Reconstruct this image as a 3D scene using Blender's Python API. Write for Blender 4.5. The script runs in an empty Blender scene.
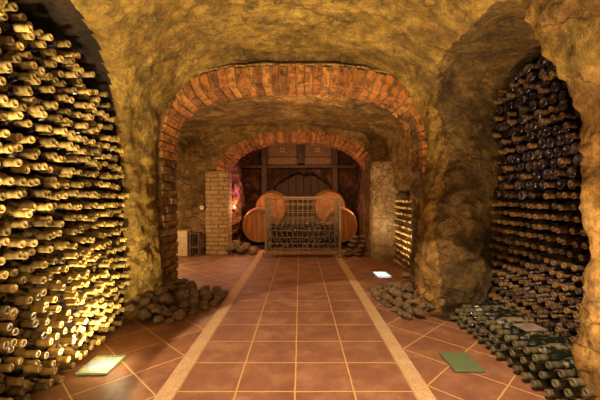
import bpy, bmesh, math, random
import numpy as np
from mathutils import Vector, Matrix, noise, Euler
from mathutils.bvhtree import BVHTree
random.seed(7)
R = random.Random(11)
S = bpy.context.scene
C = S.collection
PI = math.pi
S.view_settings.view_transform = 'Standard'
S.view_settings.look = 'None'
S.view_settings.gamma = 1
S.view_settings.exposure = 0.22

# ------------------------------------------------------------------ materials
def lin(h):
    h = h.lstrip('#'); v = [int(h[i:i+2], 16)/255 for i in (0, 2, 4)]
    return tuple(((c/12.92) if c <= .04045 else ((c+.055)/1.055)**2.4) for c in v) + (1,)

class NT:
    def __init__(s, name):
        s.m = bpy.data.materials.new(name); s.m.use_nodes = True
        s.t = s.m.node_tree; s.b = s.t.nodes['Principled BSDF']
        s.tc = s.n('ShaderNodeTexCoord'); s.geo = s.n('ShaderNodeNewGeometry')
    def n(s, kind, **kw):
        o = s.t.nodes.new(kind)
        for k, v in kw.items(): setattr(o, k, v)
        return o
    def l(s, a, b): s.t.links.new(a, b)
    def pos(s): return s.geo.outputs['Position']
    def noise(s, scale, detail=6, rough=.6, vec=None, dist=0.0):
        o = s.n('ShaderNodeTexNoise'); o.inputs['Scale'].default_value = scale
        o.inputs['Detail'].default_value = detail; o.inputs['Roughness'].default_value = rough
        o.inputs['Distortion'].default_value = dist
        s.l(vec or s.pos(), o.inputs['Vector']); return o.outputs['Fac']
    def voro(s, scale, feature='F1', vec=None):
        o = s.n('ShaderNodeTexVoronoi', feature=feature); o.inputs['Scale'].default_value = scale
        s.l(vec or s.pos(), o.inputs['Vector']); return o.outputs['Distance']
    def ramp(s, fac, stops, interp='LINEAR'):
        o = s.n('ShaderNodeValToRGB'); o.color_ramp.interpolation = interp
        e = o.color_ramp.elements
        while len(e) < len(stops): e.new(.5)
        for el, (p, c) in zip(e, stops):
            el.position = p; el.color = lin(c) if isinstance(c, str) else ((c, c, c, 1) if isinstance(c, (int, float)) else c)
        s.l(fac, o.inputs['Fac']); return o.outputs['Color']
    def mix(s, fac, a, b, blend='MIX'):
        o = s.n('ShaderNodeMix', data_type='RGBA', blend_type=blend)
        for v, i in ((fac, 0), (a, 6), (b, 7)):
            if hasattr(v, 'is_output') : s.l(v, o.inputs[i])
            elif i == 0: o.inputs[i].default_value = v
            else: o.inputs[i].default_value = lin(v) if isinstance(v, str) else v
        return o.outputs[2]
    def math(s, op, a, b=None, c=None):
        o = s.n('ShaderNodeMath', operation=op)
        for i, v in enumerate((a, b, c)):
            if v is None: continue
            if hasattr(v, 'is_output'): s.l(v, o.inputs[i])
            else: o.inputs[i].default_value = v
        return o.outputs[0]
    def bump(s, h, strength=.5, dist=.02, prev=None):
        o = s.n('ShaderNodeBump'); o.inputs['Strength'].default_value = strength
        o.inputs['Distance'].default_value = dist; s.l(h, o.inputs['Height'])
        if prev: s.l(prev, o.inputs['Normal'])
        return o.outputs['Normal']
    def xyz(s, vec=None):
        o = s.n('ShaderNodeSeparateXYZ'); s.l(vec or s.pos(), o.inputs[0]); return o.outputs
    def done(s, color=None, rough=.8, normal=None, metal=0, spec=.3):
        if color is not None:
            if hasattr(color, 'is_output'): s.l(color, s.b.inputs['Base Color'])
            else: s.b.inputs['Base Color'].default_value = lin(color) if isinstance(color, str) else color
        if hasattr(rough, 'is_output'): s.l(rough, s.b.inputs['Roughness'])
        else: s.b.inputs['Roughness'].default_value = rough
        if normal: s.l(normal, s.b.inputs['Normal'])
        s.b.inputs['Metallic'].default_value = metal
        s.b.inputs['Specular IOR Level'].default_value = spec
        return s.m

def rock_mat(name, cols, stain='#2a1c0c', stain_amt=.5, bump=1.0, patch=None, crack=.5):
    t = NT(name)
    n1 = t.noise(2.6, 10, .68, dist=.4)
    col = t.ramp(n1, [(.30, cols[0]), (.45, cols[1]), (.58, cols[2]), (.72, cols[3])])
    n2 = t.noise(9, 8, .7)
    col = t.mix(t.ramp(n2, [(.42, 0.0), (.62, .75)]), col, cols[0])
    n3 = t.noise(1.1, 6, .7, dist=1.0)
    col = t.mix(t.ramp(n3, [(.50, 0.0), (.68, stain_amt)]), col, stain)
    n5 = t.noise(45, 6, .75)
    col = t.mix(t.ramp(n5, [(.38, .4), (.5, 0.0)]), col, stain)
    n6 = t.noise(17, 8, .8, dist=.8)
    col = t.mix(t.ramp(n6, [(.39, .45), (.46, 0.0)]), col, stain)
    col = t.mix(t.ramp(n6, [(.56, 0.0), (.68, .5)]), col, cols[3])
    if patch:
        n4 = t.noise(3.3, 5, .6)
        col = t.mix(t.ramp(n4, [(.56, 0.0), (.68, .8)]), col, patch)
    # cracks
    mp = t.n('ShaderNodeMapping'); mp.inputs['Rotation'].default_value = (.4, .7, .3); mp.inputs['Scale'].default_value = (1.1, 1.1, 3.0)
    wn = t.n('ShaderNodeTexNoise'); wn.inputs['Scale'].default_value = 2.2; wn.inputs['Detail'].default_value = 6
    t.l(t.pos(), wn.inputs['Vector'])
    vm = t.n('ShaderNodeVectorMath', operation='MULTIPLY_ADD'); t.l(wn.outputs['Color'], vm.inputs[0]); vm.inputs[1].default_value = (.7, .7, .7); t.l(t.pos(), vm.inputs[2])
    t.l(vm.outputs[0], mp.inputs['Vector'])
    ed = t.voro(1.7, 'DISTANCE_TO_EDGE', mp.outputs[0])
    msk = t.ramp(t.noise(1.9, 3, .5), [(.47, 0.0), (.56, 1.0)])
    ck = t.ramp(ed, [(0.0, 1.0), (.035, 0.0)])
    ck = t.math('MULTIPLY', ck, msk)
    ck = t.math('MULTIPLY', ck, crack)
    col = t.mix(ck, col, '#1c1206')
    # relief
    mp2 = t.n('ShaderNodeMapping'); mp2.inputs['Rotation'].default_value = (.3, .5, .6); mp2.inputs['Scale'].default_value = (1, 3.2, 1.6)
    t.l(t.pos(), mp2.inputs['Vector'])
    strokes = t.noise(6, 7, .62, vec=mp2.outputs[0], dist=.6)
    h = t.math('ADD', t.math('MULTIPLY', strokes, 1.0), t.math('MULTIPLY', n2, .6))
    h = t.math('SUBTRACT', h, t.math('MULTIPLY', ck, .5))
    nb = t.bump(h, 1.0*bump, .08)
    nb = t.bump(n6, .7*bump, .03, nb)
    nb = t.bump(n5, .5*bump, .015, nb)
    return t.done(col, .88, nb, spec=.2)

M = {}
M['rock_main'] = rock_mat('ochre tuff', ['#5a4420', '#987334', '#bf9848', '#d8b362'], stain='#443a20', stain_amt=.5)
M['rock_right'] = rock_mat('orange tuff', ['#66481f', '#9c7336', '#bc8f4a', '#d2a866'], stain='#4a341c', stain_amt=.6)
M['rock_alcove'] = rock_mat('shade darkened tuff', ['#1d1613', '#2f2319', '#41301f', '#55402a'], stain='#120d10', stain_amt=.6)  # shade of the alcoves painted into a darker rock colour
M['rock_alcove_end'] = rock_mat('brown layered tuff', ['#46331a', '#6b4f28', '#886836', '#aa8a56'], stain='#20170c', stain_amt=.7)
M['rock_mid'] = rock_mat('brown tuff', ['#57401f', '#7f5e2e', '#a07a40', '#bd9a5c'], stain='#2c1e0f', stain_amt=.7)
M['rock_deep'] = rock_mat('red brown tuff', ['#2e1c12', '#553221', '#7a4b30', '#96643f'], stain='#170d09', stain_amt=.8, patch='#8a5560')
M['rock_pale'] = rock_mat('pale lime washed rock', ['#7d6440', '#a98b5e', '#c9ad80', '#dcc6a0'], stain='#5a3e20', stain_amt=.4)

def brick_mat(name, a, b, c, soot='#22140c'):
    t = NT(name)
    oi = t.n('ShaderNodeAttribute'); oi.attribute_name = 'brickid'
    base = t.ramp(oi.outputs['Fac'], [(0.0, a), (.5, b), (1.0, c)])
    n = t.noise(14, 8, .7)
    col = t.mix(t.ramp(n, [(.42, 0.0), (.62, .85)]), base, soot)
    n2 = t.noise(60, 4, .7)
    col = t.mix(t.ramp(n2, [(.55, 0.0), (.75, .5)]), col, '#b58a5e')
    return t.done(col, .85, t.bump(t.math('ADD', n, t.math('MULTIPLY', n2, .4)), .6, .012), spec=.25)
M['brick_red'] = brick_mat('fired red brick', '#7c4a20', '#a8642c', '#bc7c3c')
M['brick_far'] = brick_mat('fired orange red brick', '#7c4622', '#a25c2c', '#b47038', soot='#2a160c')
M['brick_jamb'] = brick_mat('old brown jamb brick', '#5f4322', '#7f5f30', '#9a763e')
M['brick_pale'] = brick_mat('pale washed brick', '#957246', '#9c7a4c', '#a38252', soot='#826038')
t = NT('lime mortar'); n = t.noise(40, 6, .7)
M['mortar_pale'] = t.done('#8a6a40', .95, t.bump(n, .6, .01))
M['mortar'] = t.done(t.ramp(n, [(.3, '#5c4526'), (.7, '#9a7c4c')]), .95, t.bump(n, .6, .01))

# floor: straight tiles between two stone strips, diagonal tiles outside
XL0, XL1, XR0, XR1 = -.718, -.625, .575, .668
t = NT('terracotta tile floor')
x, y, z = t.xyz()
TS = .3
wob = t.math('MULTIPLY', t.math('SUBTRACT', t.noise(9, 3, .5), .5), .006)
def tiles(u, v):
    uu = t.math('DIVIDE', t.math('ADD', u, wob), TS); vv = t.math('DIVIDE', t.math('ADD', v, wob), TS)
    fu = t.math('FRACT', uu); fv = t.math('FRACT', vv)
    du = t.math('MINIMUM', fu, t.math('SUBTRACT', 1, fu)); dv = t.math('MINIMUM', fv, t.math('SUBTRACT', 1, fv))
    d = t.math('MINIMUM', du, dv)
    cb = t.n('ShaderNodeCombineXYZ'); t.l(t.math('FLOOR', uu), cb.inputs[0]); t.l(t.math('FLOOR', vv), cb.inputs[1])
    w = t.n('ShaderNodeTexWhiteNoise', noise_dimensions='2D'); t.l(cb.outputs[0], w.inputs['Vector'])
    return d, w.outputs['Value']
d1, r1 = tiles(t.math('ADD', x, .625), t.math('SUBTRACT', y, 1.73))
sx = t.math('GREATER_THAN', x, 0.0)
ox = t.math('SUBTRACT', x, t.math('ADD', t.math('MULTIPLY', sx, XR1-XL0), XL0))
oy = t.math('SUBTRACT', y, t.math('ADD', t.math('MULTIPLY', sx, 2.21-2.117), 2.117))
k = math.sqrt(.5)
u = t.math('MULTIPLY', t.math('ADD', ox, oy), k); v = t.math('MULTIPLY', t.math('SUBTRACT', ox, oy), k)
d2, r2 = tiles(u, v)
inpath = t.math('MULTIPLY', t.math('GREATER_THAN', x, XL1), t.math('LESS_THAN', x, XR0))
def sel(a, b): return t.math('ADD', t.math('MULTIPLY', a, inpath), t.math('MULTIPLY', b, t.math('SUBTRACT', 1, inpath)))
d = sel(d1, d2); r = sel(r1, r2)
n = t.noise(5, 9, .65); n2 = t.noise(38, 6, .7)
tile = t.ramp(n, [(.32, '#6a4430'), (.5, '#80543a'), (.68, '#98704e')])
tile = t.mix(t.math('MULTIPLY', r, .35), tile, '#6f432a')
tile = t.mix(t.ramp(n2, [(.60, 0.0), (.78, .4)]), tile, '#5d2c16')
gr = t.ramp(d, [(.010, 1.0), (.020, 0.0)])
col = t.mix(gr, tile, '#b88a52')
h = t.math('SUBTRACT', t.math('MULTIPLY', n, .35), gr)
rough = t.ramp(n2, [(.3, .48), (.7, .72)])
M['floor'] = t.done(col, rough, t.bump(t.math('ADD', h, t.math('MULTIPLY', n2, .12)), .5, .008), spec=.4)
t = NT('pale granite strip'); n = t.noise(90, 5, .8); n2 = t.noise(8, 5, .6)
M['strip'] = t.done(t.mix(t.ramp(n2, [(.3, 0.0), (.7, .6)]), t.ramp(n, [(.35, '#8a6a44'), (.5, '#b8946a'), (.65, '#cfae84')]), '#9a7850'), .7, t.bump(n, .4, .004))

def glass_mat(name, glass, dust, amt, seed=0):
    t = NT(name)
    oi = t.n('ShaderNodeObjectInfo')
    vm = t.n('ShaderNodeVectorMath', operation='ADD'); t.l(t.pos(), vm.inputs[0]); vm.inputs[1].default_value = (seed, 0, 0)
    n = t.noise(26, 7, .7, vec=vm.outputs[0])
    nx = t.xyz(t.geo.outputs['Normal'])[2]
    f = t.math('ADD', n, t.math('MULTIPLY', nx, .10))
    at_ = t.n('ShaderNodeAttribute'); at_.attribute_name = 'brickid'
    rnd = t.math('FRACT', t.math('ADD', oi.outputs['Random'], at_.outputs['Fac']))
    f = t.math('ADD', f, t.math('MULTIPLY', t.math('SUBTRACT', rnd, .5), .16))
    fac = t.ramp(f, [(.62-amt, 0.0), (.78-amt, 1.0)])
    dcol = t.mix(t.noise(60, 4, .7), dust, '#6a5128')
    col = t.mix(fac, glass, dcol)
    rg = t.math('ADD', t.math('MULTIPLY', fac, .55), .16)
    return t.done(col, rg, t.bump(n, .35, .003), spec=.6)
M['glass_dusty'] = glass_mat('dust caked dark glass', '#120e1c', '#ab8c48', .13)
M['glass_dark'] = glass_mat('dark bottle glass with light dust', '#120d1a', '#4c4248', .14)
M['glass_low'] = glass_mat('dark green bottle glass with dust film', '#12160f', '#6e6850', .07)
def cap_mat(name, a, b):
    t = NT(name); oi = t.n('ShaderNodeObjectInfo'); n = t.noise(80, 4, .7)
    at_ = t.n('ShaderNodeAttribute'); at_.attribute_name = 'brickid'
    c = t.mix(t.math('FRACT', t.math('ADD', oi.outputs['Random'], at_.outputs['Fac'])), a, b)
    return t.done(t.mix(t.ramp(n, [(.4, 0.0), (.7, .5)]), c, '#5a4422'), .6, t.bump(n, .3, .002), spec=.4)
M['cap_dusty'] = cap_mat('dusty foil capsule', '#d4b268', '#54431f')
M['cap_dark'] = cap_mat('tarnished gold capsule', '#7c5a30', '#2c2018')
M['cap_low'] = cap_mat('dusty dark green capsule', '#3a3826', '#5a5238')
M['cap_mouth'] = cap_mat('dusty cork top', '#e0c68c', '#c0a060')

def stone_mat():
    t = NT('weathered fieldstone'); oi = t.n('ShaderNodeObjectInfo')
    n = t.noise(9, 9, .7); n2 = t.noise(40, 5, .7)
    c = t.ramp(n, [(.32, '#3f3020'), (.5, '#6e5638'), (.68, '#947a54')])
    c = t.mix(t.math('MULTIPLY', oi.outputs['Random'], .55), c, '#4c3c28')
    return t.done(c, .85, t.bump(t.math('ADD', n, t.math('MULTIPLY', n2, .3)), .9, .03), spec=.25)
M['stone'] = stone_mat()
def wood_mat(name, a, b, c, axis=(1, 12, 12), rough=.6):
    t = NT(name)
    mp = t.n('ShaderNodeMapping'); mp.inputs['Scale'].default_value = axis; t.l(t.tc.outputs['Object'], mp.inputs['Vector'])
    n = t.noise(3.0, 9, .68, vec=mp.outputs[0], dist=.3)
    oi = t.n('ShaderNodeAttribute'); oi.attribute_name = 'brickid'
    col = t.ramp(n, [(.3, a), (.52, b), (.75, c)])
    col = t.mix(t.math('MULTIPLY', oi.outputs['Fac'], .45), col, a)
    return t.done(col, rough, t.bump(n, .4, .006), spec=.3)
M['oak_head'] = wood_mat('oiled oak barrel head', '#6a3f18', '#9c6028', '#c08544', (14, 14, 1.0))
M['oak_stave'] = wood_mat('oak barrel staves', '#7a4a1e', '#b0702f', '#c98a45', (14, 1, 14))
M['old_wood'] = wood_mat('weathered brown timber', '#2a1a10', '#4a2f1c', '#6b4628', (3, 3, 12))
M['old_panel'] = wood_mat('weathered grey brown panel', '#463020', '#7c5836', '#a07a4c', (10, 3, 5))
t = NT('rusty hoop iron'); n = t.noise(30, 6, .7)
M['hoop'] = t.done(t.ramp(n, [(.35, '#2a2019'), (.65, '#5a4330')]), .5, t.bump(n, .3, .003), metal=.6)
t = NT('galvanised wire, dulled'); n = t.noise(50, 6, .7)
M['wire'] = t.done(t.ramp(n, [(.35, '#5a4a34'), (.65, '#9a8462')]), .5, metal=.5)
t = NT('dark iron'); M['iron'] = t.done('#1c1713', .5, metal=.5)
t = NT('whitish plaster'); n = t.noise(18, 7, .7)
M['plaster'] = t.done(t.ramp(n, [(.35, '#a5855c'), (.65, '#c9ab7e')]), .9, t.bump(n, .5, .01))
t = NT('cream enamel'); M['enamel'] = t.done('#b09c74', .5)
t = NT('bright steel'); M['steel'] = t.done('#b9b3a6', .35, metal=.7)
t = NT('grey slate tag'); n = t.noise(30, 5, .6); M['slate'] = t.done(t.ramp(n, [(.3, '#5a4a44'), (.7, '#84705f')]), .7)
t = NT('floor lamp glass'); t.b.inputs['Transmission Weight'].default_value = .75; t.b.inputs['IOR'].default_value = 1.45
M['lamp_glass'] = t.done('#e2f4e0', .03, spec=.5)
t = NT('floor lamp green glass'); t.b.inputs['Transmission Weight'].default_value = .35
M['lamp_glass_dim'] = t.done('#74825a', .12, spec=.7)
def emit(name, col, st):
    t = NT(name); t.b.inputs['Emission Color'].default_value = lin(col); t.b.inputs['Emission Strength'].default_value = st
    return t.done(col, .5)
M['lamp_white'] = emit('lit reflector', '#c0c8f0', .95)
M['lamp_yellow'] = emit('lit reflector rim', '#d8cc80', .8)
M['lamp_far'] = emit('lit floor lamp', '#f4ecff', 3.0)
M['bulb'] = emit('warm bulb', '#ffb060', 3.0)
M['bulb_pink'] = emit('pinkish bulb', '#ff9aa0', 1.1)

# ------------------------------------------------------------------ helpers
def link(name, me, mats=(), parent=None):
    o = bpy.data.objects.new(name, me); C.objects.link(o)
    for m in mats: me.materials.append(M[m] if isinstance(m, str) else m)
    if parent: o.parent = parent
    return o
def mesh(name, verts, faces, smooth=True, attr=None, fmat=None):
    me = bpy.data.meshes.new(name); me.from_pydata([tuple(v) for v in verts], [], faces); me.update()
    if smooth: me.polygons.foreach_set('use_smooth', [True]*len(me.polygons))
    if attr is not None:
        a = me.attributes.new('brickid', 'FLOAT', 'POINT'); a.data.foreach_set('value', attr)
    if fmat is not None: me.polygons.foreach_set('material_index', fmat)
    return me
class MB:
    def __init__(s): s.v = []; s.f = []; s.a = []; s.m = []
    def add(s, verts, faces, a=0.0, mi=0):
        b = len(s.v); s.v += [tuple(v) for v in verts]; s.f += [tuple(i+b for i in f) for f in faces]
        s.a += [a]*len(verts); s.m += [mi]*len(faces)
    def box(s, x0, x1, y0, y1, z0, z1, a=0.0, mi=0, mat=None):
        vs = [Vector((x, y, z)) for x in (x0, x1) for y in (y0, y1) for z in (z0, z1)]
        if mat: vs = [mat @ v for v in vs]
        s.add(vs, [(0, 1, 3, 2), (4, 6, 7, 5), (0, 4, 5, 1), (2, 3, 7, 6), (0, 2, 6, 4), (1, 5, 7, 3)], a, mi)
    def hexa(s, P, a=0.0, mi=0, bev=0.0):   # 8 corners, ordering as box
        c = sum((Vector(p) for p in P), Vector())/8
        s.add(P, [(0, 1, 3, 2), (4, 6, 7, 5), (0, 4, 5, 1), (2, 3, 7, 6), (0, 2, 6, 4), (1, 5, 7, 3)], a, mi)
    def tube(s, p, q, r, n=8, a=0.0, mi=0, r2=None):
        p = Vector(p); q = Vector(q); d = (q-p).normalized()
        u = d.orthogonal().normalized(); w = d.cross(u); r2 = r if r2 is None else r2
        vs = [p+(u*math.cos(2*PI*i/n)+w*math.sin(2*PI*i/n))*r for i in range(n)] + [q+(u*math.cos(2*PI*i/n)+w*math.sin(2*PI*i/n))*r2 for i in range(n)]
        fs = [(i, (i+1) % n, n+(i+1) % n, n+i) for i in range(n)] + [tuple(reversed(range(n))), tuple(range(n, 2*n))]
        s.add(vs, fs, a, mi)
    def lathe(s, prof, n=16, axis='X', a=0.0, mi=0, cap=True):
        vs = []; fs = []
        for (h, r) in prof:
            for i in range(n):
                c, k = math.cos(2*PI*i/n)*r, math.sin(2*PI*i/n)*r
                vs.append((h, c, k) if axis == 'X' else ((c, h, k) if axis == 'Y' else (c, k, h)))
        for j in range(len(prof)-1):
            for i in range(n):
                q = (j*n+i, j*n+(i+1) % n, (j+1)*n+(i+1) % n, (j+1)*n+i)
                fs.append(q if axis in 'XZ' else q[::-1])
        lo = tuple(reversed(range(n))); hi = tuple((len(prof)-1)*n+i for i in range(n))
        if cap: fs += [lo, hi] if axis in 'XZ' else [lo[::-1], hi[::-1]]
        s.add(vs, fs, a, mi)
    def build(s, name, mats, parent=None, smooth=False):
        me = mesh(name, s.v, s.f, smooth, s.a, s.m)
        if isinstance(mats, str): mats = (mats,)
        return link(name, me, mats, parent)
def bevel(o, w=.004, seg=2):
    md = o.modifiers.new('bevel', 'BEVEL'); md.width = w; md.segments = seg; md.limit_method = 'ANGLE'
    return o
def struct(o): o['kind'] = 'structure'; return o
def tag(o, label, cat, group=None, kind=None):
    o['label'] = label; o['category'] = cat
    if group: o['group'] = group
    if kind: o['kind'] = kind
    return o
def thing(name, label, cat, loc=(0, 0, 0), rot=(0, 0, 0), group=None):
    o = bpy.data.objects.new(name, None); C.objects.link(o); o.location = loc; o.rotation_euler = rot
    o.empty_display_size = .05
    return tag(o, label, cat, group)
def copy_thing(src, label, loc, rot, scale=None, swap=None):
    r = src.copy(); C.objects.link(r); r.location = loc; r.rotation_euler = rot; r['label'] = label
    if scale: r.scale = scale
    for ch in src.children:
        c = ch.copy(); C.objects.link(c); c.parent = r
        for g in ch.children:
            d = g.copy(); C.objects.link(d); d.parent = c
    return r
ORD = ['', 'first', 'second', 'third', 'fourth', 'fifth', 'sixth', 'seventh', 'eighth', 'ninth', 'tenth', 'eleventh', 'twelfth',
       'thirteenth', 'fourteenth', 'fifteenth', 'sixteenth', 'seventeenth', 'eighteenth', 'nineteenth', 'twentieth']
ORD += ['twenty-'+w for w in ORD[1:10]] + ['thirtieth'] + ['thirty-'+w for w in ORD[1:10]]

# ------------------------------------------------------------------ cave shell
VX = .025
gx = np.arange(-2.95, 2.25, VX, dtype=np.float32); gy = np.arange(-1.5, 9.55, VX, dtype=np.float32); gz = np.arange(-.12, 2.75, VX, dtype=np.float32)
X = gx[:, None, None]; Y = gy[None, :, None]; Z = gz[None, None, :]
def vault(U, Zz, c, a, spring, crown, n):
    u = np.abs(U-c)/a; w = np.maximum(Zz-spring, 0)/(crown-spring)
    return ((u**n + w**n)**(1/n)-1)*min(a, crown-spring)
def smax(a, b, k=.06):
    h = np.maximum(k-np.abs(a-b), 0)/k; return np.maximum(a, b)+h*h*k*.25
def smin(a, b, k=.08): return -smax(-a, -b, k)
def slab(U, lo, hi): return np.abs(U-(lo+hi)/2)-(hi-lo)/2
A1 = dict(c=-.07, a=1.21, spring=1.35, crown=2.03, n=3.0, y0=3.2, y1=3.58)
A2 = dict(c=-.05, a=1.20, spring=1.12, crown=1.89, n=2.5, y0=5.8, y1=6.06)
def arch_void(A, y0, y1, grow=.015):
    return smax(vault(X, Z, A['c'], A['a']+grow, A['spring'], A['crown']+grow, A['n']), slab(Y, y0, y1), .03)
# main chamber, slightly wider away from the left alcove
f = smax(vault(X, Z, -.05, 1.29, 1.05, 2.33, 2.7), slab(Y, -1.3, 3.27), .10)
f = smin(f, smax(vault(Y, Z, 1.5, 1.25, .75, 2.02, 2.5), slab(X, -1.74, -.8), .05), .07)
f = smin(f, smax(vault(Y, Z, 2.205, .665, 1.0, 2.03, 4.5), slab(X, .8, 2.0), .05), .07)
f = smin(f, arch_void(A1, 3.0, 3.8), .03)
f = smin(f, smax(vault(X, Z, -.42, 2.2, 1.1, 2.17, 2.8), slab(Y, 3.6, 5.82), .12), .04)
f = smin(f, arch_void(A2, 5.6, 6.3), .03)
f = smin(f, smax(vault(X, Z, 0, 1.55, 1.2, 2.42, 3), slab(Y, 6.1, 8.6), .1), .04)
f = smin(f, smax(vault(X, Z, .09, .80, .9, 1.55, 2.0), slab(Y, 8.3, 9.2), .04), .03)
# solids added back
def blob(cx, cy, cz, rx, ry, rz):
    return (np.sqrt(((X-cx)/rx)**2+((Y-cy)/ry)**2+((Z-cz)/rz)**2)-1)*min(rx, ry, rz)
def add_solid(f, g, k=.08): return smax(f, -g, k)
f = add_solid(f, blob(-1.30, 1.12, 1.86, .22, .31, .30))
f = add_solid(f, blob(1.30, 2.98, .05, .30, .28, .85), .15)          # bulging foot of the right pier
f = add_solid(f, blob(1.36, 3.2, .3, .20, .4, 1.2), .12)
f = add_solid(f, blob(1.30, 1.42, 1.95, .30, .32, .50), .1)
f = add_solid(f, blob(-1.46, 3.0, .1, .22, .25, .6), .15)
f = add_solid(f, blob(-1.40, 2.95, .9, .14, .16, 1.2), .12)
f = add_solid(f, smax(smax(slab(X, 1.09, 2.2), slab(Y, 5.12, 6.3), .08), slab(Z, -1, 1.55), .2), .08)  # pale pillar
f = add_solid(f, smax(smax(slab(X, 1.33, 2.2), slab(Y, 3.5, 4.10), .08), slab(Z, -1, 3), .2), .08)
f = add_solid(f, smax(smax(slab(X, 1.35, 2.2), slab(Y, 3.9, 5.3), .05), slab(Z, 1.06, 3), .1), .1)     # rock over the far niche
f = add_solid(f, blob(-2.35, 5.9, 1.55, .55, .35, .65), .1)
f = add_solid(f, blob(-1.45, 6.75, .9, .28, .5, 1.3), .12)
f = add_solid(f, blob(1.48, 6.8, .9, .28, .5, 1.4), .12)
f = f.astype(np.float32)

def surface_nets(f):
    ins = f < 0
    nx, ny, nz = f.shape
    c = [ins[i:nx-1+i, j:ny-1+j, k:nz-1+k] for i in (0, 1) for j in (0, 1) for k in (0, 1)]
    cnt = sum(a.astype(np.int8) for a in c)
    act = (cnt > 0) & (cnt < 8)
    I, J, K = np.nonzero(act)
    idx = -np.ones(act.shape, np.int32); idx[I, J, K] = np.arange(len(I))
    acc = np.zeros((len(I), 3)); num = np.zeros(len(I))
    offs = [(i, j, k) for i in (0, 1) for j in (0, 1) for k in (0, 1)]
    for a in offs:
        for ax in range(3):
            if a[ax]: continue
            b = list(a); b[ax] = 1
            fa = f[I+a[0], J+a[1], K+a[2]]; fb = f[I+b[0], J+b[1], K+b[2]]
            m = (fa < 0) != (fb < 0)
            tt = np.where(m, fa/np.where(m, fa-fb, 1), 0)
            p = np.array(a, float)[None, :].repeat(len(I), 0); p[:, ax] += tt
            acc[m] += p[m]; num[m] += 1
    V = (acc/num[:, None]+np.stack([I, J, K], 1))*VX+np.array([gx[0], gy[0], gz[0]])
    quads = []
    for ax in range(3):
        sl0 = [slice(None)]*3; sl1 = [slice(None)]*3; sl0[ax] = slice(0, -1); sl1[ax] = slice(1, None)
        a = ins[tuple(sl0)]; b = ins[tuple(sl1)]
        ch = np.nonzero(a != b); ch = np.stack(ch, 1)
        o1, o2 = (ax+1) % 3, (ax+2) % 3
        ok = (ch[:, o1] > 0) & (ch[:, o2] > 0) & (ch[:, o1] < f.shape[o1]-1) & (ch[:, o2] < f.shape[o2]-1)
        ch = ch[ok]
        s = a[ch[:, 0], ch[:, 1], ch[:, 2]]
        def cell(d1, d2):
            q = ch.copy(); q[:, o1] -= d1; q[:, o2] -= d2
            return idx[q[:, 0], q[:, 1], q[:, 2]]
        q = np.stack([cell(1, 1), cell(0, 1), cell(0, 0), cell(1, 0)], 1)
        q[s] = q[s][:, ::-1]
        quads.append(q)
    return V, np.concatenate(quads)
V, Q = surface_nets(f)
def face_n(V, Q):
    n = np.cross(V[Q[:, 2]]-V[Q[:, 0]], V[Q[:, 3]]-V[Q[:, 1]]); return n
def vert_n(V, Q):
    n = face_n(V, Q); N = np.zeros_like(V)
    for i in range(4): np.add.at(N, Q[:, i], n)
    return N/(np.linalg.norm(N, axis=1)[:, None]+1e-9)
N = vert_n(V, Q)
disp = np.zeros(len(V))
NF = noise.fractal; NR = noise.ridged_multi_fractal
for i in range(len(V)):
    x, y, z = V[i]
    p = Vector((x, y, z))
    a = NF(p*2.1, 1.0, 2.1, 4)
    q = Vector((x*1.0+z*.6, y*1.6, z*1.9-x*.5))
    b = NR(q*3.1+Vector((7, 3, 1)), .9, 2.2, 5, 1.0, 2.0)-1.0
    c = NF(p*14, .8, 2.0, 3)
    amp = 1.0
    # keep the openings under the brick rings clean
    if 3.02 < y < 3.75 and abs(x+.07) < 1.34: amp = .30
    elif 3.75 <= y < 5.6: amp = .6
    elif 5.6 < y < 6.2 and abs(x+.05) < 1.35: amp = .25
    elif y > 6.2: amp = 1.3
    if x > .9 and 2.5 < y < 3.5: amp = 1.35
    if x < -1.45 or x > 1.5: amp = .45
    lo = 1.0
    if y < 3.3 and z > 1.3 and abs(x) < 1.35: lo = .55
    if y < 1.7: lo = .6
    disp[i] = amp*(.045*a*lo + .034*b*lo + .016*c)
V2 = V + N*disp[:, None]
FC = V2[Q].mean(1); FN = face_n(V2, Q); FN /= np.linalg.norm(FN, axis=1)[:, None]+1e-9
FN0 = face_n(V, Q); FN0 /= np.linalg.norm(FN0, axis=1)[:, None]+1e-9
x, y, z = FC.T
keep = (z > -.09)
grp = np.full(len(Q), 'wall_left', dtype=object)
side = np.where(x > 0, 'r', 'l')
ceil = (z > 1.45) & (np.abs(x+.05) < 1.24)
up = (FN0[:, 2] < -.35)
main = y < 3.2
grp[(x > 0)] = 'wall_right'
grp[main & up & (z > 1.5) & (x > -1.5) & (x < 1.45)] = 'ceiling'
grp[main & (y < -.9)] = 'wall_rear'
FC0 = V[Q].mean(1)
def vault_at(px, pz, c, a, spring, crown, n):
    u = np.abs(px-c)/a; w = np.maximum(pz-spring, 0)/(crown-spring)
    return ((u**n+w**n)**(1/n)-1)*min(a, crown-spring)
mv = vault_at(FC0[:, 0], FC0[:, 2], -.05, 1.29, 1.05, 2.33, 2.7)
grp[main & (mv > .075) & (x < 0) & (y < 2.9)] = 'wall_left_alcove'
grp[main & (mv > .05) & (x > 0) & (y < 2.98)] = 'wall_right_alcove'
grp[main & (x > 1.12) & (y > 2.6) & (y < 2.98) & (FN0[:, 1] < -.35)] = 'wall_right_alcove_end'
grp[main & (mv > .05) & (x > 1.0) & (y > 1.6) & (y < 2.98) & up & (z > 1.5)] = 'wall_right_alcove_end'
grp[main & (y > 3.0) & ~(grp == 'ceiling')] = 'wall_front'
m2 = (y >= 3.2) & (y < 5.95)
grp[m2 & (x <= 0)] = 'wall_middle_left'; grp[m2 & (x > 0)] = 'wall_middle_right'
grp[m2 & up & (z > 1.4)] = 'ceiling_middle'
grp[m2 & (x > 1.0) & (y > 5.0) & (FN0[:, 1] < -.2) & (z < 1.5)] = 'wall_pillar'
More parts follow.
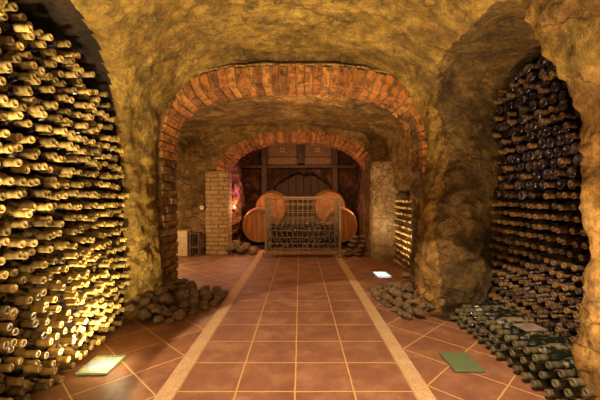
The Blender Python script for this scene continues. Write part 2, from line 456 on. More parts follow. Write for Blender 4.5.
grp[m2 & (x > 1.0) & (y > 5.0) & (FN0[:, 0] < -.5) & (z < 1.5) & (y < 5.3)] = 'wall_pillar'
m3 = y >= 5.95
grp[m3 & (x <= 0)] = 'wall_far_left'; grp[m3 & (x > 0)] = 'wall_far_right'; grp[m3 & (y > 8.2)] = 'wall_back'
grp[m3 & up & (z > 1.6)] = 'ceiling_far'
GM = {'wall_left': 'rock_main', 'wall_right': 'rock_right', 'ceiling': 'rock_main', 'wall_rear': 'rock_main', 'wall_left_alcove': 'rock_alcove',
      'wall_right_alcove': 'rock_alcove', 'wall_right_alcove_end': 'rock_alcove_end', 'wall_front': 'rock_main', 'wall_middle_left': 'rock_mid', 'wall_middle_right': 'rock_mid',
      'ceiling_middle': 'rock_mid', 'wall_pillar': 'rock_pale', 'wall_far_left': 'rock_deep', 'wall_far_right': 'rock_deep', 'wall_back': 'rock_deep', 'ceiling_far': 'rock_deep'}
for g, mt in GM.items():
    sel_ = keep & (grp == g)
    if not sel_.any(): continue
    q = Q[sel_]; used, inv = np.unique(q, return_inverse=True); q = inv.reshape(q.shape)
    me = bpy.data.meshes.new(g)
    me.from_pydata(V2[used].tolist(), [], q.tolist()); me.update()
    me.polygons.foreach_set('use_smooth', [True]*len(me.polygons))
    struct(link(g, me, (mt,)))
    # normals agree across the cuts between neighbouring pieces
N2 = vert_n(V2, Q)
kk = np.nonzero(keep & (np.arange(len(Q)) % 1 == 0))[0]
BV = BVHTree.FromPolygons(V2.tolist(), Q[kk].tolist())
CAM = Vector((0, 0, 1.0)); FOC = 343.0
def project(p): return 300+p[0]/p[1]*FOC, 195+(CAM.z-p[2])/p[1]*FOC
def visible(p, margin=12):
    if p[1] < .2: return False
    u, v = project(p)
    if not (-margin < u < 600+margin and -margin < v < 400+margin): return False
    d = Vector(p)-CAM; L = d.length
    h = BV.ray_cast(CAM, d.normalized(), L-.04)
    return h[0] is None

# ------------------------------------------------------------------ floor
mb = MB(); mb.add([(-2.9, -1.4, 0), (2.2, -1.4, 0), (2.2, 9.3, 0), (-2.9, 9.3, 0)], [(0, 1, 2, 3)])
struct(mb.build('floor', 'floor'))
for i, (a, b) in enumerate(((XL0, XL1), (XR0, XR1))):
    mb = MB(); y0 = -1.4; rr = random.Random(i)
    while y0 < 5.6:
        L = rr.uniform(.5, .8); mb.box(a+.002, b-.002, y0+.002, y0+L-.002, -.02, .003, rr.random()); y0 += L
    struct(mb.build('trim_%d' % (i+1), 'strip'))

# ------------------------------------------------------------------ brick rings
def ring(A, H, bw, joint, mat, name, z0=None, depth_jit=.012, z0r=None):
    c, a, s, cr, n = A['c'], A['a'], A['spring'], A['crown'], A['n']
    b = cr-s; pts = []
    zl = s if z0 is None else z0; zr = s if z0r is None else z0r
    k = 400
    pts += [(c-a, zl+(s-zl)*i/40) for i in range(40)] if zl < s else []
    for i in range(k+1):
        th = PI-PI*i/k
        cs, sn = math.cos(th), math.sin(th)
        pts.append((c+a*math.copysign(abs(cs)**(2/n), cs), s+b*abs(sn)**(2/n)))
    pts += [(c+a, s-(s-zr)*i/40) for i in range(1, 41)] if zr < s else []
    P = [Vector((p[0], 0, p[1])) for p in pts]
    L = [0]
    for i in range(1, len(P)): L.append(L[-1]+(P[i]-P[i-1]).length)
    def at(d):
        d = max(0, min(L[-1], d)); import bisect
        i = min(len(L)-2, max(0, bisect.bisect_right(L, d)-1)); tt = (d-L[i])/max(1e-6, L[i+1]-L[i])
        p = P[i].lerp(P[i+1], tt)
        i0 = max(0, i-9); i1 = min(len(P)-1, i+10)
        tg = (P[i1]-P[i0]).normalized(); nn = Vector((-tg.z, 0, tg.x)); return p, nn, tg
    rr = random.Random(5); mb = MB(); mo = MB()
    cnt = int(L[-1]/(bw+joint)); st = L[-1]/cnt
    ys0, ys1 = A['y0'], A['y1']
    for i in range(cnt):
        d0 = i*st+joint/2; d1 = (i+1)*st-joint/2
        (p0, n0, _), (p1, n1, _) = at(d0), at(d1)
        jh = rr.uniform(-.012, .012); jy = rr.uniform(-depth_jit, depth_jit); ji = rr.uniform(-.005, .006)
        tw = rr.uniform(-.006, .006)
        Pq = []
        for (p, nn, s_) in ((p0, n0, 0), (p1, n1, 1)):
            for yy in (ys0+jy+(tw if s_ else -tw), ys1+jy):
                for hh in (ji, H+jh):
                    q = p+nn*hh; Pq.append(Vector((q.x, yy, q.z)))
        mb.hexa(Pq, rr.random())
    K = 120
    for i in range(K):
        (p0, n0, _), (p1, n1, _) = at(L[-1]*i/K), at(L[-1]*(i+1)/K)
        Pq = []
        for (p, nn) in ((p0, n0), (p1, n1)):
            for yy in (ys0+.018, ys1-.018):
                for hh in (.012, H-.004):
                    q = p+nn*hh; Pq.append(Vector((q.x, yy, q.z)))
        mo.hexa(Pq)
    o = struct(bevel(mb.build(name[0], mat), .006, 2)); m = struct(mo.build(name[1], 'mortar'))
    return o
ring(A1, .175, .064, .013, 'brick_red', ('trim_3', 'trim_4'), z0r=1.2)
def lip(A, H, r, nm):
    rr = random.Random(9); mb = MB(); c, a, s, cr, n = A['c'], A['a']+H, A['spring'], A['crown']+H, A['n']
    P = []
    for i in range(91):
        th = PI-PI*i/90; cs, sn = math.cos(th), math.sin(th)
        P.append(Vector((c+a*math.copysign(abs(cs)**(2/n), cs), A['y0']+rr.uniform(-.006, .006)+.02, s+(cr-s)*abs(sn)**(2/n)+rr.uniform(-.004, .004))))
    rs = [r*rr.uniform(.6, 1.3) for _ in P]
    for i in range(90): mb.tube(P[i], P[i+1], rs[i], 8, r2=rs[i+1])
    struct(mb.build(nm, 'mortar_pale', None, True))
lip(A1, .19, .013, 'trim_11')
ring(A2, .20, .058, .018, 'brick_far', ('trim_5', 'trim_6'))
# thin render edge that outlines the front ring
def brick_block(x0, x1, y0, y1, z0, z1, ch, bl, mat, nm, mort='mortar', faces='y', seed=1, jit=.008, gap=.012, slope=0):
    rr = random.Random(seed); mb = MB(); zz = z0; r = 0
    ln = (x1-x0) if faces == 'y' else (y1-y0)
    while zz < z1-.01:
        u = -(bl*.5 if r % 2 else 0)
        h = min(ch, z1-zz)
        while u < ln-.02:
            a = max(0, u)+gap/2; b = min(ln, u+bl*rr.uniform(.9, 1.08))-gap/2
            if b-a > .03:
                j = rr.uniform(-jit, jit); k = rr.uniform(-.004, .004)
                if faces == 'y': mb.box(x0+a, x0+b, y0+j, y1, zz+gap/2+k, zz+h-gap/2+k, rr.random())
                else: mb.box(x0, x1+j, y0+a, y0+b, zz+gap/2+k, zz+h-gap/2+k, rr.random())
            u = b+gap/2
        zz += h; r += 1
    o = struct(bevel(mb.build(nm[0], mat), .007, 2))
    mo = MB()
    if faces == 'y': mo.box(x0+.012, x1-.012, y0+.02, y1-.004, z0, z1-.008)
    else: mo.box(x0+.004, x1-.018, y0+.01, y1-.01, z0, z1-.008)
    struct(mo.build(nm[1], mort)); return o
brick_block(-1.50, -1.28, 3.2, 3.60, 0, 1.35, .075, .2, 'brick_jamb', ('trim_7', 'trim_8'), 'mortar', 'x', 2, .012)
brick_block(-1.59, -1.20, 5.74, 6.06, 0, 1.40, .072, .22, 'brick_pale', ('trim_9', 'trim_10'), 'mortar_pale', 'y', 3, .006, .010)

# ------------------------------------------------------------------ bottles
def bottle_meshes(n=14):
    body = MB(); body.lathe([(.006, .020), (.0, .030), (.003, .0355), (.012, .0375), (.10, .0375), (.165, .0373), (.185, .0355), (.203, .0305), (.219, .0235), (.234, .0185), (.262, .0162), (.285, .0160)], n)
    cap = MB(); cap.lathe([(.238, .0188), (.262, .0170), (.282, .0167), (.284, .0186), (.296, .0186), (.2995, .0168), (.2995, .0115), (.2960, .0105)], n)
    return mesh('bottle_body', body.v, body.f, True, body.a), mesh('capsule', cap.v, cap.f, True, cap.a)
def proto_bottle(bmat, cmat, label, group):
    b, c = bottle_meshes()
    t = thing('wine_bottle', label, 'bottle', group=group)
    link('bottle_body', b, (bmat,), t); link('capsule', c, (cmat,), t)
    return t
STACKS = []
def stack(cells, bmat, cmat, group, labeler): STACKS.append((cells, bmat, cmat, group, labeler))
def build_stacks(limit=300):
    """the bottles that show largest become things of their own, the rest one object"""
    vis = []; rest = []
    for si, st in enumerate(STACKS):
        for c_ in st[0]:
            if visible(c_[4]): vis.append((si, c_))
            elif c_[4][1] > .9: rest.append((si, c_))
    vis.sort(key=lambda q: (Vector(q[1][4])-CAM).length - (.45 if q[0] == 2 else 0))
    rest += vis[limit:]; vis = sorted(vis[:limit], key=lambda q: (q[0], q[1][2], q[1][3]))
    prs = {}
    for si, c_ in vis:
        _, bm_, cm_, group, lab = STACKS[si]
        if si not in prs:
            prs[si] = proto_bottle(bm_, cm_, lab(c_), group); prs[si].location = c_[0]; prs[si].rotation_euler = c_[1]
        else: copy_thing(prs[si], lab(c_), c_[0], c_[1])
    b, c = bottle_meshes(12)
    bv = np.array([v.co[:] for v in b.vertices]); bf = [tuple(p.vertices) for p in b.polygons]
    cv = np.array([v.co[:] for v in c.vertices]); cf = [tuple(p.vertices) for p in c.polygons]
    mats = []; mb = MB(); rr = random.Random(4)
    for si, c_ in rest:
        bm_, cm_ = STACKS[si][1:3]
        for m_ in (bm_, cm_):
            if m_ not in mats: mats.append(m_)
        m = np.array(Matrix.Translation(c_[0]) @ Euler(c_[1]).to_matrix().to_4x4()); a = rr.random()
        mb.add((bv @ m[:3, :3].T+m[:3, 3]).tolist(), bf, a, mats.index(bm_))
        mb.add((cv @ m[:3, :3].T+m[:3, 3]).tolist(), cf, a, mats.index(cm_))
    o = mb.build('wine_bottles', mats, None, True)
    tag(o, 'the mass of farther and deeper-lying wine bottles filling the alcove stacks, far niche and cage', 'bottles', None, 'stuff')
def hexcells(y_far, y_near, rows, dirn, mouthx, rowh=.0685, pitch=.0785, inside=None, jx=.02, tilt=.03, z0=.0385, flip=None, seed=3, jz=.0):
    rr = random.Random(seed); out = []
    for r in range(rows):
        col = 0; yy = y_far-(.5*pitch if r % 2 else 0)
        z = z0+r*rowh
        while yy > y_near:
            if inside is None or inside(yy, z, r):
                col += 1
                mx = mouthx(yy, z)+rr.uniform(-jx, jx)
                fl = flip and flip(rr, yy, z)
                ay = rr.uniform(-tilt, tilt)*.5; az = rr.uniform(-tilt, tilt)
                roll = rr.uniform(0, 6)
                d = dirn
                bx = mx-d*.30
                if fl: bx = mx-d*.05; d = -d
                rz = (0 if d > 0 else PI)+az
                e = (Matrix.Rotation(rz, 3, 'Z') @ Matrix.Rotation(ay, 3, 'Y') @ Matrix.Rotation(roll, 3, 'X')).to_euler()
                # keep the middle of the bottle on its grid point
                dv = Vector((math.cos(rz)*math.cos(ay), math.sin(rz)*math.cos(ay), -math.sin(ay)))
                mid = Vector((bx+d*.1, yy+rr.uniform(-jz, jz)*.6, z+rr.uniform(-jz, jz))); base = mid-dv*.1
                out.append((tuple(base), tuple(e), r+1, col, tuple(mid+dv*(.19 if not fl else -.1))))
            yy -= pitch
    return out
def ltop(y): 
    u = abs(y-1.5)/1.25
    return .75+1.27*(max(0, 1-u**2.5))**(1/2.5) if u < 1 else 0
rj = random.Random(21); topj = {}
def inL(y, z, r):
    k = round(y/.08)
    if k not in topj: topj[k] = rj.uniform(-.03, .03)
    lim = min(1.86+topj[k]-.05*max(0, y-1.8), ltop(y)-.12+topj[k]*.5)
    return z < lim
cells = hexcells(2.69, 1.02, 27, 1, lambda y, z: -1.285-.10*(y-1.85), inside=inL, jx=.034, tilt=.13, jz=.008)
stack(cells, M['glass_dusty'], M['cap_dusty'], 'dusty bottles stacked in the left alcove',
      lambda c: 'dusty wine bottle in left wall stack, %s row up, %s from far end' % (ORD[c[2]], ORD[c[3]]))
def rtop(y):
    u = abs(y-2.205)/.665
    return 1.0+1.03*(max(0, 1-u**4.5))**(1/4.5) if u < 1 else 0
cells = hexcells(2.80, 1.60, 28, -1, lambda y, z: 1.56, inside=lambda y, z, r: z < rtop(y)-.10, jx=.02, tilt=.04, z0=.0385,
                 flip=lambda rr, y, z: z > .95 and rr.random() < .75, seed=8)
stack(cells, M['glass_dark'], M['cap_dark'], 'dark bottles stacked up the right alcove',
      lambda c: 'dark wine bottle in tall right alcove stack, %s row up, %s from far end' % (ORD[c[2]], ORD[c[3]]))
cells = hexcells(2.67, 1.40, 3, -1, lambda y, z: 1.19, inside=lambda y, z, r: not (r == 2 and y > 2.52), jx=.012, tilt=.02, seed=4)
stack(cells, M['glass_low'], M['cap_low'], 'bottles lying in the low stack by the right alcove',
      lambda c: 'green-black wine bottle lying in low right stack, %s layer up, %s from alcove wall' % (ORD[c[2]], ORD[c[3]]))
cells = hexcells(5.04, 4.16, 11, -1, lambda y, z: 1.385, rowh=.088, pitch=.079, jx=.008, tilt=.015, z0=.0385, seed=6)
stack(cells, M['glass_dusty'], M['cap_dusty'], 'bottles in the far niche behind the arch',
      lambda c: 'small-looking dusty bottle in niche beyond right pier, %s row up, %s from pale pillar' % (ORD[c[2]], ORD[c[3]]))

# shelf boards of the far niche
fr = thing('bottle_rack', 'shallow wooden bottle rack in the niche between right pier and pale pillar', 'rack', (1.5, 4.6, 0))
for r in range(1, 11):
    mb = MB(); mb.box(-.10, .12, -.49, .48, r*.088-.004, r*.088-.0005); mb.build('shelf', 'old_panel', fr)

# ------------------------------------------------------------------ slate tag on low stack
mb = MB(); mb.box(-.07, .07, -.055, .055, 0, .006)
o = bevel(mb.build('slate_tag', 'slate'), .002); o.location = (1.36, 2.02, .2150); o.rotation_euler = (0, 0, .12)
tag(o, 'small flat brownish tag lying on top of the low bottle stack', 'tag')

# ------------------------------------------------------------------ floor lamps
def floor_lamp(loc, w, d, rz, glass, core, rim, label):
    t = thing('floor_lamp', label, 'lamp', loc, (0, 0, rz))
    mb = MB(); mb.box(-w/2, w/2, -d/2, d/2, .006, .018); bevel(mb.build('glass_plate', glass, t), .002)
    mb = MB(); mb.box(-w/2+.008, w/2-.008, -d/2+.008, d/2-.008, .0005, .003); hs = mb.build('housing', 'steel', t)
    if core:
        mb = MB(); mb.box(-w/2+.012, w/2-.012, -d/2+.012, d/2-.012, .0031, .0040); mb.build('reflector_ring', rim, hs)
        mb = MB(); mb.lathe([(.0041, w*.42), (.0052, w*.41)], 32, 'Z'); mb.build('bulb', core, hs)
    return t
floor_lamp((-1.155, 1.985, 0), .175, .21, 0, 'lamp_glass', 'lamp_white', 'lamp_yellow', 'lit square glass floor lamp at the foot of the left bottle stack')
floor_lamp((.955, 2.02, 0), .17, .22, 0, 'lamp_glass_dim', None, None, 'unlit greenish square glass floor lamp beside the low right bottle stack')
t = floor_lamp((1.02, 4.26, 0), .18, .28, .05, 'lamp_glass', 'lamp_far', 'lamp_far', 'glowing white floor lamp beyond the arch, near the right pier')

# ------------------------------------------------------------------ stones
def stone_mesh(seed, sub=3):
    bm = bmesh.new(); bmesh.ops.create_icosphere(bm, subdivisions=sub, radius=1)
    off = Vector((seed*3.1, seed*1.7, 0))
    for v in bm.verts:
        p = v.co.copy(); d = 1+.34*noise.noise(p*1.1+off)+.14*noise.noise(p*2.7+off)+.05*noise.noise(p*7+off)
        v.co = p*d
        for a in (Vector((.6, .2, .7)), Vector((-.5, .6, .4)), Vector((.1, -.8, .5)), Vector((-.6, -.3, .6))):
            a = (a+off*.05).normalized(); e = v.co.dot(a)
            if e > .66: v.co -= a*(e-.66)*.88
    me = bpy.data.meshes.new('stone'); bm.to_mesh(me); bm.free()
    me.polygons.foreach_set('use_smooth', [True]*len(me.polygons)); me.materials.append(M['stone']); return me
SM = [stone_mesh(i) for i in range(9)]
def pile(spots, where, group, seed):
    """spots: rows of (x,y) ordered; each (row phrase, list of (x,y,z,size))"""
    rr = random.Random(seed)
    for phrase, lst in spots:
        for i, (x, y, z, s) in enumerate(lst):
            me = SM[rr.randrange(9)]
            sx, sy, sz = s*rr.uniform(.9, 1.2), s*rr.uniform(.85, 1.1), s*rr.uniform(.6, .8)
            o = bpy.data.objects.new('stone', me); C.objects.link(o)
            o.scale = (sx, sy, sz); o.location = (x, y, z+sz*.8); o.rotation_euler = (rr.uniform(-.15, .15), rr.uniform(-.15, .15), rr.uniform(0, 6))
            size = 'large' if s > .075 else ('fist-sized' if s > .05 else 'small')
            tag(o, '%s stone %s %s, %s from the path' % (size, where, phrase, ORD[i+1]), 'stone', group)
def rows_pile(x_path, x_wall, ys, size, hgt, seed, names):
    rr = random.Random(seed); out = []
    for k, y in enumerate(ys):
        xs = x_path(y); xe = x_wall(y); sgn = 1 if xe > xs else -1; x = xs; lst = []
        while (x-xe)*sgn < 0:
            s = rr.uniform(*size)*(1+.3*abs((x-xs)/(xe-xs+1e-6)))
            x += sgn*s; 
            lst.append((x, y+rr.uniform(-.012, .012), hgt(abs((x-xs)/(xe-xs+1e-6)), k)*rr.uniform(.6, 1.1), s)); x += sgn*s*1.05
        out.append((names[k], lst))
    return out
RN = ['in the front row', 'in the second row', 'in the third row', 'in the fourth row', 'in the fifth row', 'in the sixth row', 'in the seventh row', 'in the eighth row', 'in the ninth row']
ysL = [2.66, 2.77, 2.87, 2.97, 3.07, 3.17, 3.27, 3.37, 3.46]
pile(rows_pile(lambda y: -1.02+.30*min(1, (y-2.6)/.5) if y > 2 else -1, lambda y: -1.36 if y < 3.1 else -1.24, ysL, (.034, .062), lambda u, k: .15*u*u, 1, RN), 'at left pier', 'stones heaped at the left pier foot', 1)
top = [('on top of heap', [(-1.12, 2.86, .10, .07), (-1.22, 2.98, .13, .075), (-1.05, 3.05, .08, .06), (-1.20, 3.12, .13, .06), (-1.27, 2.78, .11, .06), (-1.14, 2.72, .07, .05)])]
pile(top, 'at left pier', 'stones heaped at the left pier foot', 2)
ysR = [2.74, 2.84, 2.94, 3.04, 3.14, 3.24, 3.35, 3.46, 3.58]
pile(rows_pile(lambda y: .83-.13*min(1, (y-2.7)/.6), lambda y: 1.10, ysR, (.028, .052), lambda u, k: .12*u*u, 5, RN), 'at right pier', 'stones heaped at the right pier foot', 5)
ysF = [5.72, 5.86, 6.0, 6.13]
pile(rows_pile(lambda y: -.74, lambda y: -1.20, ysF, (.05, .085), lambda u, k: .10*u, 9, RN), 'near left barrel', 'stones by the left barrel', 9)
def flat_pile():
    rr = random.Random(12)
    for lay in range(5):
        x = .72+.04*lay; i = 0
        while x < 1.16:
            s = rr.uniform(.06, .1); x += s
            if x > 1.17: break
            i += 1
            me = SM[rr.randrange(9)]; o = bpy.data.objects.new('stone', me); C.objects.link(o)
            o.scale = (s*.98, .13, .034); o.location = (x, 5.62+.07*lay+rr.uniform(-.01, .01), .03+lay*.062); o.rotation_euler = (0, rr.uniform(-.08, .08), rr.uniform(-.2, .2))
            tag(o, 'flat stone stacked below the right barrel, %s layer up, %s from the cage' % (ORD[lay+1], ORD[i]), 'stone', 'flat stones stacked below the right barrel')
            x += s
flat_pile()

# ------------------------------------------------------------------ barrels
def barrel(label, loc, rmax=.35, rhead=.29, L=.9):
    t = thing('wine_barrel', label, 'barrel', loc, group='oak barrels behind the wire cage')
    mb = MB(); ns = 26
    prof = [(-L/2+L*i/14) for i in range(15)]
    def rad(h): return rhead+(rmax-rhead)*(1-(2*h/L)**2)
    rr = random.Random(len(label))
    for k in range(ns):
        a0, a1 = 2*PI*k/ns+.006, 2*PI*(k+1)/ns-.006
        vs = []; fs = []
        for h in prof:
            for (a, dr) in ((a0, 0), ((a0+a1)/2, .001), (a1, 0), (a1, -.022), (a0, -.022)):
                q = rad(h)+dr; vs.append((q*math.cos(a), h, q*math.sin(a)))
        for j in range(len(prof)-1):
            for i in range(5): fs.append((j*5+i, (j+1)*5+i, (j+1)*5+(i+1) % 5, j*5+(i+1) % 5))
        fs += [(0, 1, 2, 3, 4), tuple((len(prof)-1)*5+i for i in (4, 3, 2, 1, 0))]
        mb.add(vs, fs, rr.random())
    mb.build('stave_shell', 'oak_stave', t)
    for sgn in (-1, 1):
        mb = MB(); w = 2*rhead/7
        for k in range(7):
            x0 = -rhead+k*w+.002; x1 = x0+w-.004; vs = []; q = rhead-.02
            N_ = 5
            top = [(x0+(x1-x0)*i/N_) for i in range(N_+1)]
            top = [max(-q+.001, min(q-.001, xx)) for xx in top]
            ft = [(xx, math.sqrt(q*q-xx*xx)) for xx in top]; fb = [(xx, -zz) for xx, zz in reversed(ft)]
            loop = ft+fb; nn = len(loop); y_ = sgn*(L/2-.035)
            vs = [(a, y_, b) for a, b in loop]+[(a, y_-sgn*.02, b) for a, b in loop]
            mb.add(vs, [tuple(range(nn)), tuple(reversed(range(nn, 2*nn)))]+[(i, (i+1) % nn, nn+(i+1) % nn, nn+i) for i in range(nn)], rr.random())
        mb.build('barrel_head', 'oak_head', t)
    for h in (-.44, -.33, -.16, .16, .33, .44):
        h = h*L/.9; w = .02; mb = MB()
        mb.lathe([(h-w, rad(h-w)-.004), (h-w, rad(h-w)+.004), (h+w, rad(h+w)+.004), (h+w, rad(h+w)-.004)], 40, 'Y', cap=False); mb.build('hoop', 'hoop', t, True)
    mb = MB(); mb.tube((0, 0, rmax-.01), (0, 0, rmax+.018), .028, 14, r2=.024); mb.build('bung', 'old_wood', t)
    return t
B1 = (-.76, 6.75, .43); B2 = (.76, 6.75, .43)
barrel('oak wine barrel at floor level, left of the wire cage', B1, .345, .30)
barrel('oak wine barrel at floor level, right of the wire cage', B2, .345, .30)
B3 = (-.62, 7.72, .73); B4 = (.64, 7.72, .75)
barrel('raised oak wine barrel behind the cage, left of the dark doorway centre', B3, .37, .32)
barrel('raised oak wine barrel behind the cage, on the right side', B4, .37, .32)
def cradle(label, x, y, z_axis, r, L=.9):
    t = thing('barrel_rack', label, 'rack', (x, y, 0))
    for s in (-1, 1):
        zc = z_axis-math.sqrt(r*r-.2*.2)-.01
        mb = MB(); mb.box(s*.2-.05, s*.2+.05, -L/2+.06, L/2-.06, max(.03, zc-.1), zc); bevel(mb.build('rail', 'old_wood', t), .006)
        for yy in (-.3, .3):
            if zc-.1 > .04:
                mb = MB(); mb.box(s*.2-.045, s*.2+.045, yy-.05, yy+.05, 0, zc-.1); mb.build('post', 'old_wood', t)
    for yy in (-.3, .3):
        mb = MB(); mb.box(-.32, .32, yy-.04, yy+.04, 0, .06); mb.build('sleeper', 'old_wood', t)
cradle('dark timber cradle under the left floor-level barrel', B1[0], B1[1], B1[2], .345)
cradle('dark timber cradle under the right floor-level barrel', B2[0], B2[1], B2[2], .345)
cradle('dark timber trestle carrying the raised left barrel', B3[0], B3[1], B3[2], .37)
cradle('dark timber trestle carrying the raised right barrel', B4[0], B4[1], B4[2], .37)

# ------------------------------------------------------------------ wire cage
CX0, CX1, CY0, CY1 = -.54, .635, 5.42, 6.2
cg = thing('wire_bottle_cage', 'rusty wire mesh pallet cage half full of bottles, in front of the barrels', 'cage', ((CX0+CX1)/2, CY0, 0))
ox_ = (CX0+CX1)/2; W2 = (CX1-CX0)/2; DP = CY1-CY0
def grid_panel(name, p0, ux, w, z0, z1, nv, hs, rw=.0032, trusses=()):
    mb = MB()
    for i in range(nv+1):
        q = Vector(p0)+Vector(ux)*w*i/nv; mb.tube((q.x, q.y, z0), (q.x, q.y, z1), rw, 6)
    for h in hs:
        q = Vector(p0)+Vector(ux)*w; mb.tube((p0[0], p0[1], h), (q.x, q.y, h), rw*1.1, 6)
    for (h0, h1) in trusses:
        for i in range(nv*2):
            a = Vector(p0)+Vector(ux)*w*i/(nv*2); b = Vector(p0)+Vector(ux)*w*(i+1)/(nv*2)
            za, zb = (h0, h1) if i % 2 else (h1, h0); mb.tube((a.x, a.y, za), (b.x, b.y, zb), rw, 6)
    return mb.build(name, 'wire', cg)
hs = [.10, .155, .23, .33, .44, .575, .60, .72, .84, .93, .96]
fp_ = grid_panel('front_panel', (-W2, 0, 0), (1, 0, 0), 2*W2, .10, .96, 14, hs, .0045, ((.10, .155),))
grid_panel('back_panel', (-W2, DP, 0), (1, 0, 0), 2*W2, .10, .96, 14, hs, .0045)
grid_panel('side_panel', (-W2, 0, 0), (0, 1, 0), DP, .10, .96, 9, hs, .004)
grid_panel('side_panel', (W2, 0, 0), (0, 1, 0), DP, .10, .96, 9, hs, .004)
mb = MB()
for i in range(16):
    xx = -W2+2*W2*i/15; mb.tube((xx, 0, .10), (xx, DP, .10), .0045, 6)
for i in range(8):
    yy = DP*i/7; mb.tube((-W2, yy, .096), (W2, yy, .096), .004, 6)
mb.build('base_grid', 'wire', cg)
for sx in (-1, 1):
    for yy in (0, DP):
        mb = MB(); mb.box(sx*W2-.016, sx*W2+.016, yy-.012, yy+.012, .09, .97); bevel(mb.build('corner_post', 'wire', cg), .003)
        mb = MB(); mb.tube((sx*W2-.04, yy, .10), (sx*W2-.03, yy, .008), .008); mb.tube((sx*W2+.04, yy, .10), (sx*W2+.03, yy, .008), .008); mb.tube((sx*W2-.03, yy, .008), (sx*W2+.03, yy, .008), .008)
        mb.build('foot', 'wire', cg)
for sx in (-1, 1):
    mb = MB(); x0 = sx*(W2-.12)
    for (a, b) in (((-.035, .87), (.035, .87)), ((.035, .87), (.035, .935)), ((.035, .935), (-.035, .935)), ((-.035, .935), (-.035, .87))):
        mb.tube((x0+a[0], -.012, a[1]), (x0+b[0], -.012, b[1]), .006, 8)
    mb.build('latch', 'wire', fp_)
rr = random.Random(31); cells = []
for r in range(6):
    for k in range(14 if r % 2 == 0 else 13):
        xx = CX0+.06+(.0395 if r % 2 else 0)+k*.0805
        z_ = .145+r*.0735
        fl = rr.random() < .5
        y_ = CY0+.06+(.30 if fl else 0)
        cells.append(((xx, y_, z_), (0, 0, (-PI/2 if fl else PI/2)), r+1, k+1, (xx, CY0+.02, z_)))
stack(cells, M['glass_dark'], M['cap_dark'], 'bottles inside the wire cage',
      lambda c: 'dark bottle inside the wire cage, %s layer up, %s from the left' % (ORD[c[2]], ORD[c[3]]))
build_stacks()

# ------------------------------------------------------------------ back wall joinery
YB = 8.42
pn = thing('timber_partition', 'weathered timber partition with two vented panels above the dark doorway', 'partition', (0, YB, 0))
for xx in (-.88, .02, .86):
    mb = MB(); mb.box(xx-.06, xx+.06, -.05, .05, 1.30 if xx == .02 else 0.0, 2.36); 
    if xx == .02: mb = MB(); mb.box(xx-.06, xx+.06, -.05, .05, 1.78, 2.36)
    bevel(mb.build('post', 'old_wood', pn), .006)
mb = MB(); mb.box(-1.42, 1.36, -.07, .05, 1.66, 1.72); bevel(mb.build('crossbeam', 'old_wood', pn), .006)
mb = MB(); mb.box(-1.3, 1.3, -.06, .05, 2.26, 2.34); bevel(mb.build('head_rail', 'old_wood', pn), .006)
for (x0, x1, vx) in ((-.82, -.04, -.43), (.08, .80, .44)):
    mb = MB(); mb.box(x0, x1, -.005, .03, 1.72, 2.26); p = mb.build('panel', 'old_panel', pn)
    for (a, b, c_, d_) in ((x0, x1, 1.915, 1.94), (x0, x1, 1.73, 1.76), (x0, x0+.05, 1.73, 2.26), (x1-.05, x1, 1.73, 2.26)):
        mb = MB(); mb.box(a, b, -.03, -.004, c_, d_); mb.build('moulding', 'old_wood', p)
    mb = MB()
    for dx in (-.032, .032):
        for dz in (-.032, .032): mb.lathe([(-.016, .019), (-.006, .021)], 14, 'Y'); mb.v[-28:] = [(v[0]+vx+dx, v[1], v[2]+2.10+dz) for v in mb.v[-28:]]
    mb.build('vent_holes', 'enamel', p)
# plank door inside the dark arch
dr = thing('plank_door', 'dark plank door set back in the arched opening behind the barrels', 'door', (.09, 8.95, 0))
for i in range(8):
    mb = MB(); x0 = -.78+i*.195; mb.box(x0+.003, x0+.19, 0, .04, 0, 1.54); bevel(mb.build('plank', 'old_wood', dr), .004)

# ------------------------------------------------------------------ left rear details
mb = MB(); mb.box(-2.35, -1.83, 5.55, 5.78, 0, .42); 
o = bevel(mb.build('masonry_bench', 'plaster'), .015, 3); tag(o, 'low plastered masonry bench at the back left beyond the pier', 'bench')
st = thing('wooden_stool', 'small dark wooden stool between plastered bench and pale brick pillar', 'stool', (-1.71, 5.62, 0))
mb = MB(); mb.box(-.09, .09, -.09, .09, .36, .385); bevel(mb.build('seat', 'old_wood', st), .005)
for sx in (-1, 1):
    for sy in (-1, 1):
        mb = MB(); mb.box(sx*.07-.014, sx*.07+.014, sy*.07-.014, sy*.07+.014, 0, .36); mb.build('leg', 'old_wood', st)
mb = MB(); mb.box(-.07, .07, -.075, -.06, .14, .17); mb.box(-.07, .07, .06, .075, .14, .17); mb.build('stretcher', 'old_wood', st)
wd = thing('wall_dial', 'small round pale dial hanging on the rock by the brick pillar', 'dial', (-1.63, 5.72, .79)); wd.scale = (.72, 1, .72)
mb = MB(); mb.lathe([(-.02, .066), (-.028, .06), (.0, .07)][::1], 24, 'Y'); mb = MB(); mb.lathe([(-.03, .052), (-.03, .068), (.0, .070)], 24, 'Y'); mb.build('rim', 'iron', wd)
mb = MB(); mb.lathe([(-.034, .05), (-.030, .051)], 24, 'Y'); mb.build('face', 'enamel', wd)
mb = MB(); mb.box(-.004, .004, -.037, -.0345, 0, .035); mb.build('hand', 'iron', wd)

def wall_lamp(loc, label, bulb):
    t = thing('wall_lamp', label, 'lamp', loc)
    mb = MB(); mb.lathe([(-.05, .012), (-.045, .026), (0, .028), (.004, .018)], 16, 'Z'); mb.build('holder', 'iron', t)
    mb = MB(); mb.lathe([(.004, .010), (.03, .022), (.06, .022), (.085, .008)], 16, 'Z'); mb.build('bulb', bulb, t, True)
    return t
wall_lamp((-1.21, 6.25, .74), 'small glowing bulb low on the left jamb behind the far arch', 'bulb_pink')
wall_lamp((1.165, 6.25, .70), 'small glowing bulb low on the right jamb behind the far arch', 'bulb')

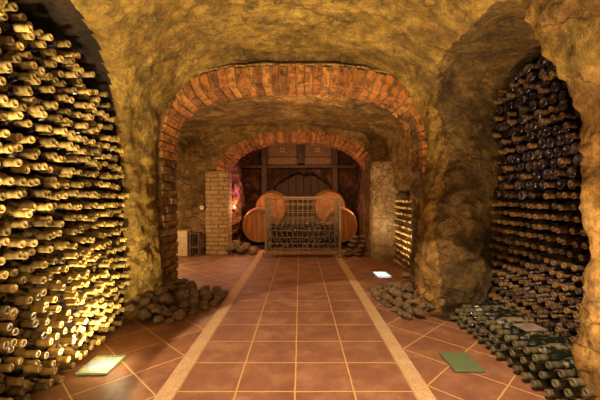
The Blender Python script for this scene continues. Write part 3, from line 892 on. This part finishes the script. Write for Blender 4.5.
# ------------------------------------------------------------------ lights
def light(kind, loc, energy, col, size=.1, tgt=None, angle=60, blend=.3):
    d = bpy.data.lights.new('light', kind); d.energy = energy; d.color = col
    if kind == 'AREA': d.size = size
    else: d.shadow_soft_size = size
    if kind == 'SPOT': d.spot_size = math.radians(angle); d.spot_blend = blend
    o = bpy.data.objects.new('light', d); C.objects.link(o); o.location = loc
    if tgt: o.rotation_euler = (Vector(tgt)-Vector(loc)).to_track_quat('-Z', 'Y').to_euler()
    return o
WARM = (1, .72, .42); YEL = (1, .81, .45); ORG = (1, .55, .24)
light('SPOT', (.2, .6, 2.15), 440, (1, .78, .54), .02, (.2+.115, .6+.457, 2.15-.882), 61, .06)
light('AREA', (0, -.9, 1.3), 34, WARM, 1.6, (0, 3, 1.3))  # added soft fill behind the camera, no fixture
light('SPOT', (-.70, .75, .05), 360, YEL, .1, (-.5, 1.9, 2.2), 96, .8)  # added unseen uplight, brightens the ceiling and left haunch
light('SPOT', (.80, .70, .05), 200, WARM, .1, (.85, 1.7, 2.0), 110, .8)  # added unseen uplight for the ceiling and right foreground rock
light('SPOT', (-1.10, 2.02, .05), 90, (1, .82, .42), .04, (-1.33, 2.15, 1.0), 160, .6)
light('SPOT', (.955, 2.04, .05), 30, WARM, .04, (.9, 2.3, 2.0), 120, .8)
light('POINT', (-1.05, 1.95, .12), 2, (1, .82, .45), .04)
light('SPOT', (1.02, 4.26, .05), 60, WARM, .04, (1.1, 4.35, 1.0), 150, .6)
light('POINT', (-1.9, 4.6, .75), 36, WARM, .2)
light('POINT', (1.5, 4.4, 1.2), 10, WARM, .15)
light('POINT', (1.5, 1.45, 1.2), 3, (.62, .45, 1), .2)  # added faint violet light, tints the right alcove bottles
light('AREA', (0, 3.78, 2.0), 26, ORG, .8, (0, 6.6, .5))  # added fill hidden behind the first arch, aimed at the barrels
light('SPOT', (0, 5.35, 1.85), 48, ORG, .05, (0, 6.9, .3), 100, .5)  # added spot without a fixture, brightens the barrel heads
light('POINT', (-1.12, 6.3, .78), 14, (1, .5, .2), .03)
light('POINT', (-1.15, 6.45, 1.1), 8, (1, .30, .55), .1)
light('POINT', (1.08, 6.3, .78), 16, ORG, .03)
light('AREA', (0, 6.2, 1.75), 22, ORG, .9, (0, 7.6, .3))
w = bpy.data.worlds.new('world'); S.world = w; w.use_nodes = True
w.node_tree.nodes['Background'].inputs[0].default_value = lin('#c08040'); w.node_tree.nodes['Background'].inputs[1].default_value = 0.0

# ------------------------------------------------------------------ camera
cd = bpy.data.cameras.new('camera'); cam = bpy.data.objects.new('camera', cd); C.objects.link(cam)
cd.sensor_width = 36; cd.lens = 36*FOC/600; cd.clip_start = .02
cam.location = CAM; cam.rotation_euler = (PI/2-math.atan(5/FOC), 0, 0)
S.camera = cam
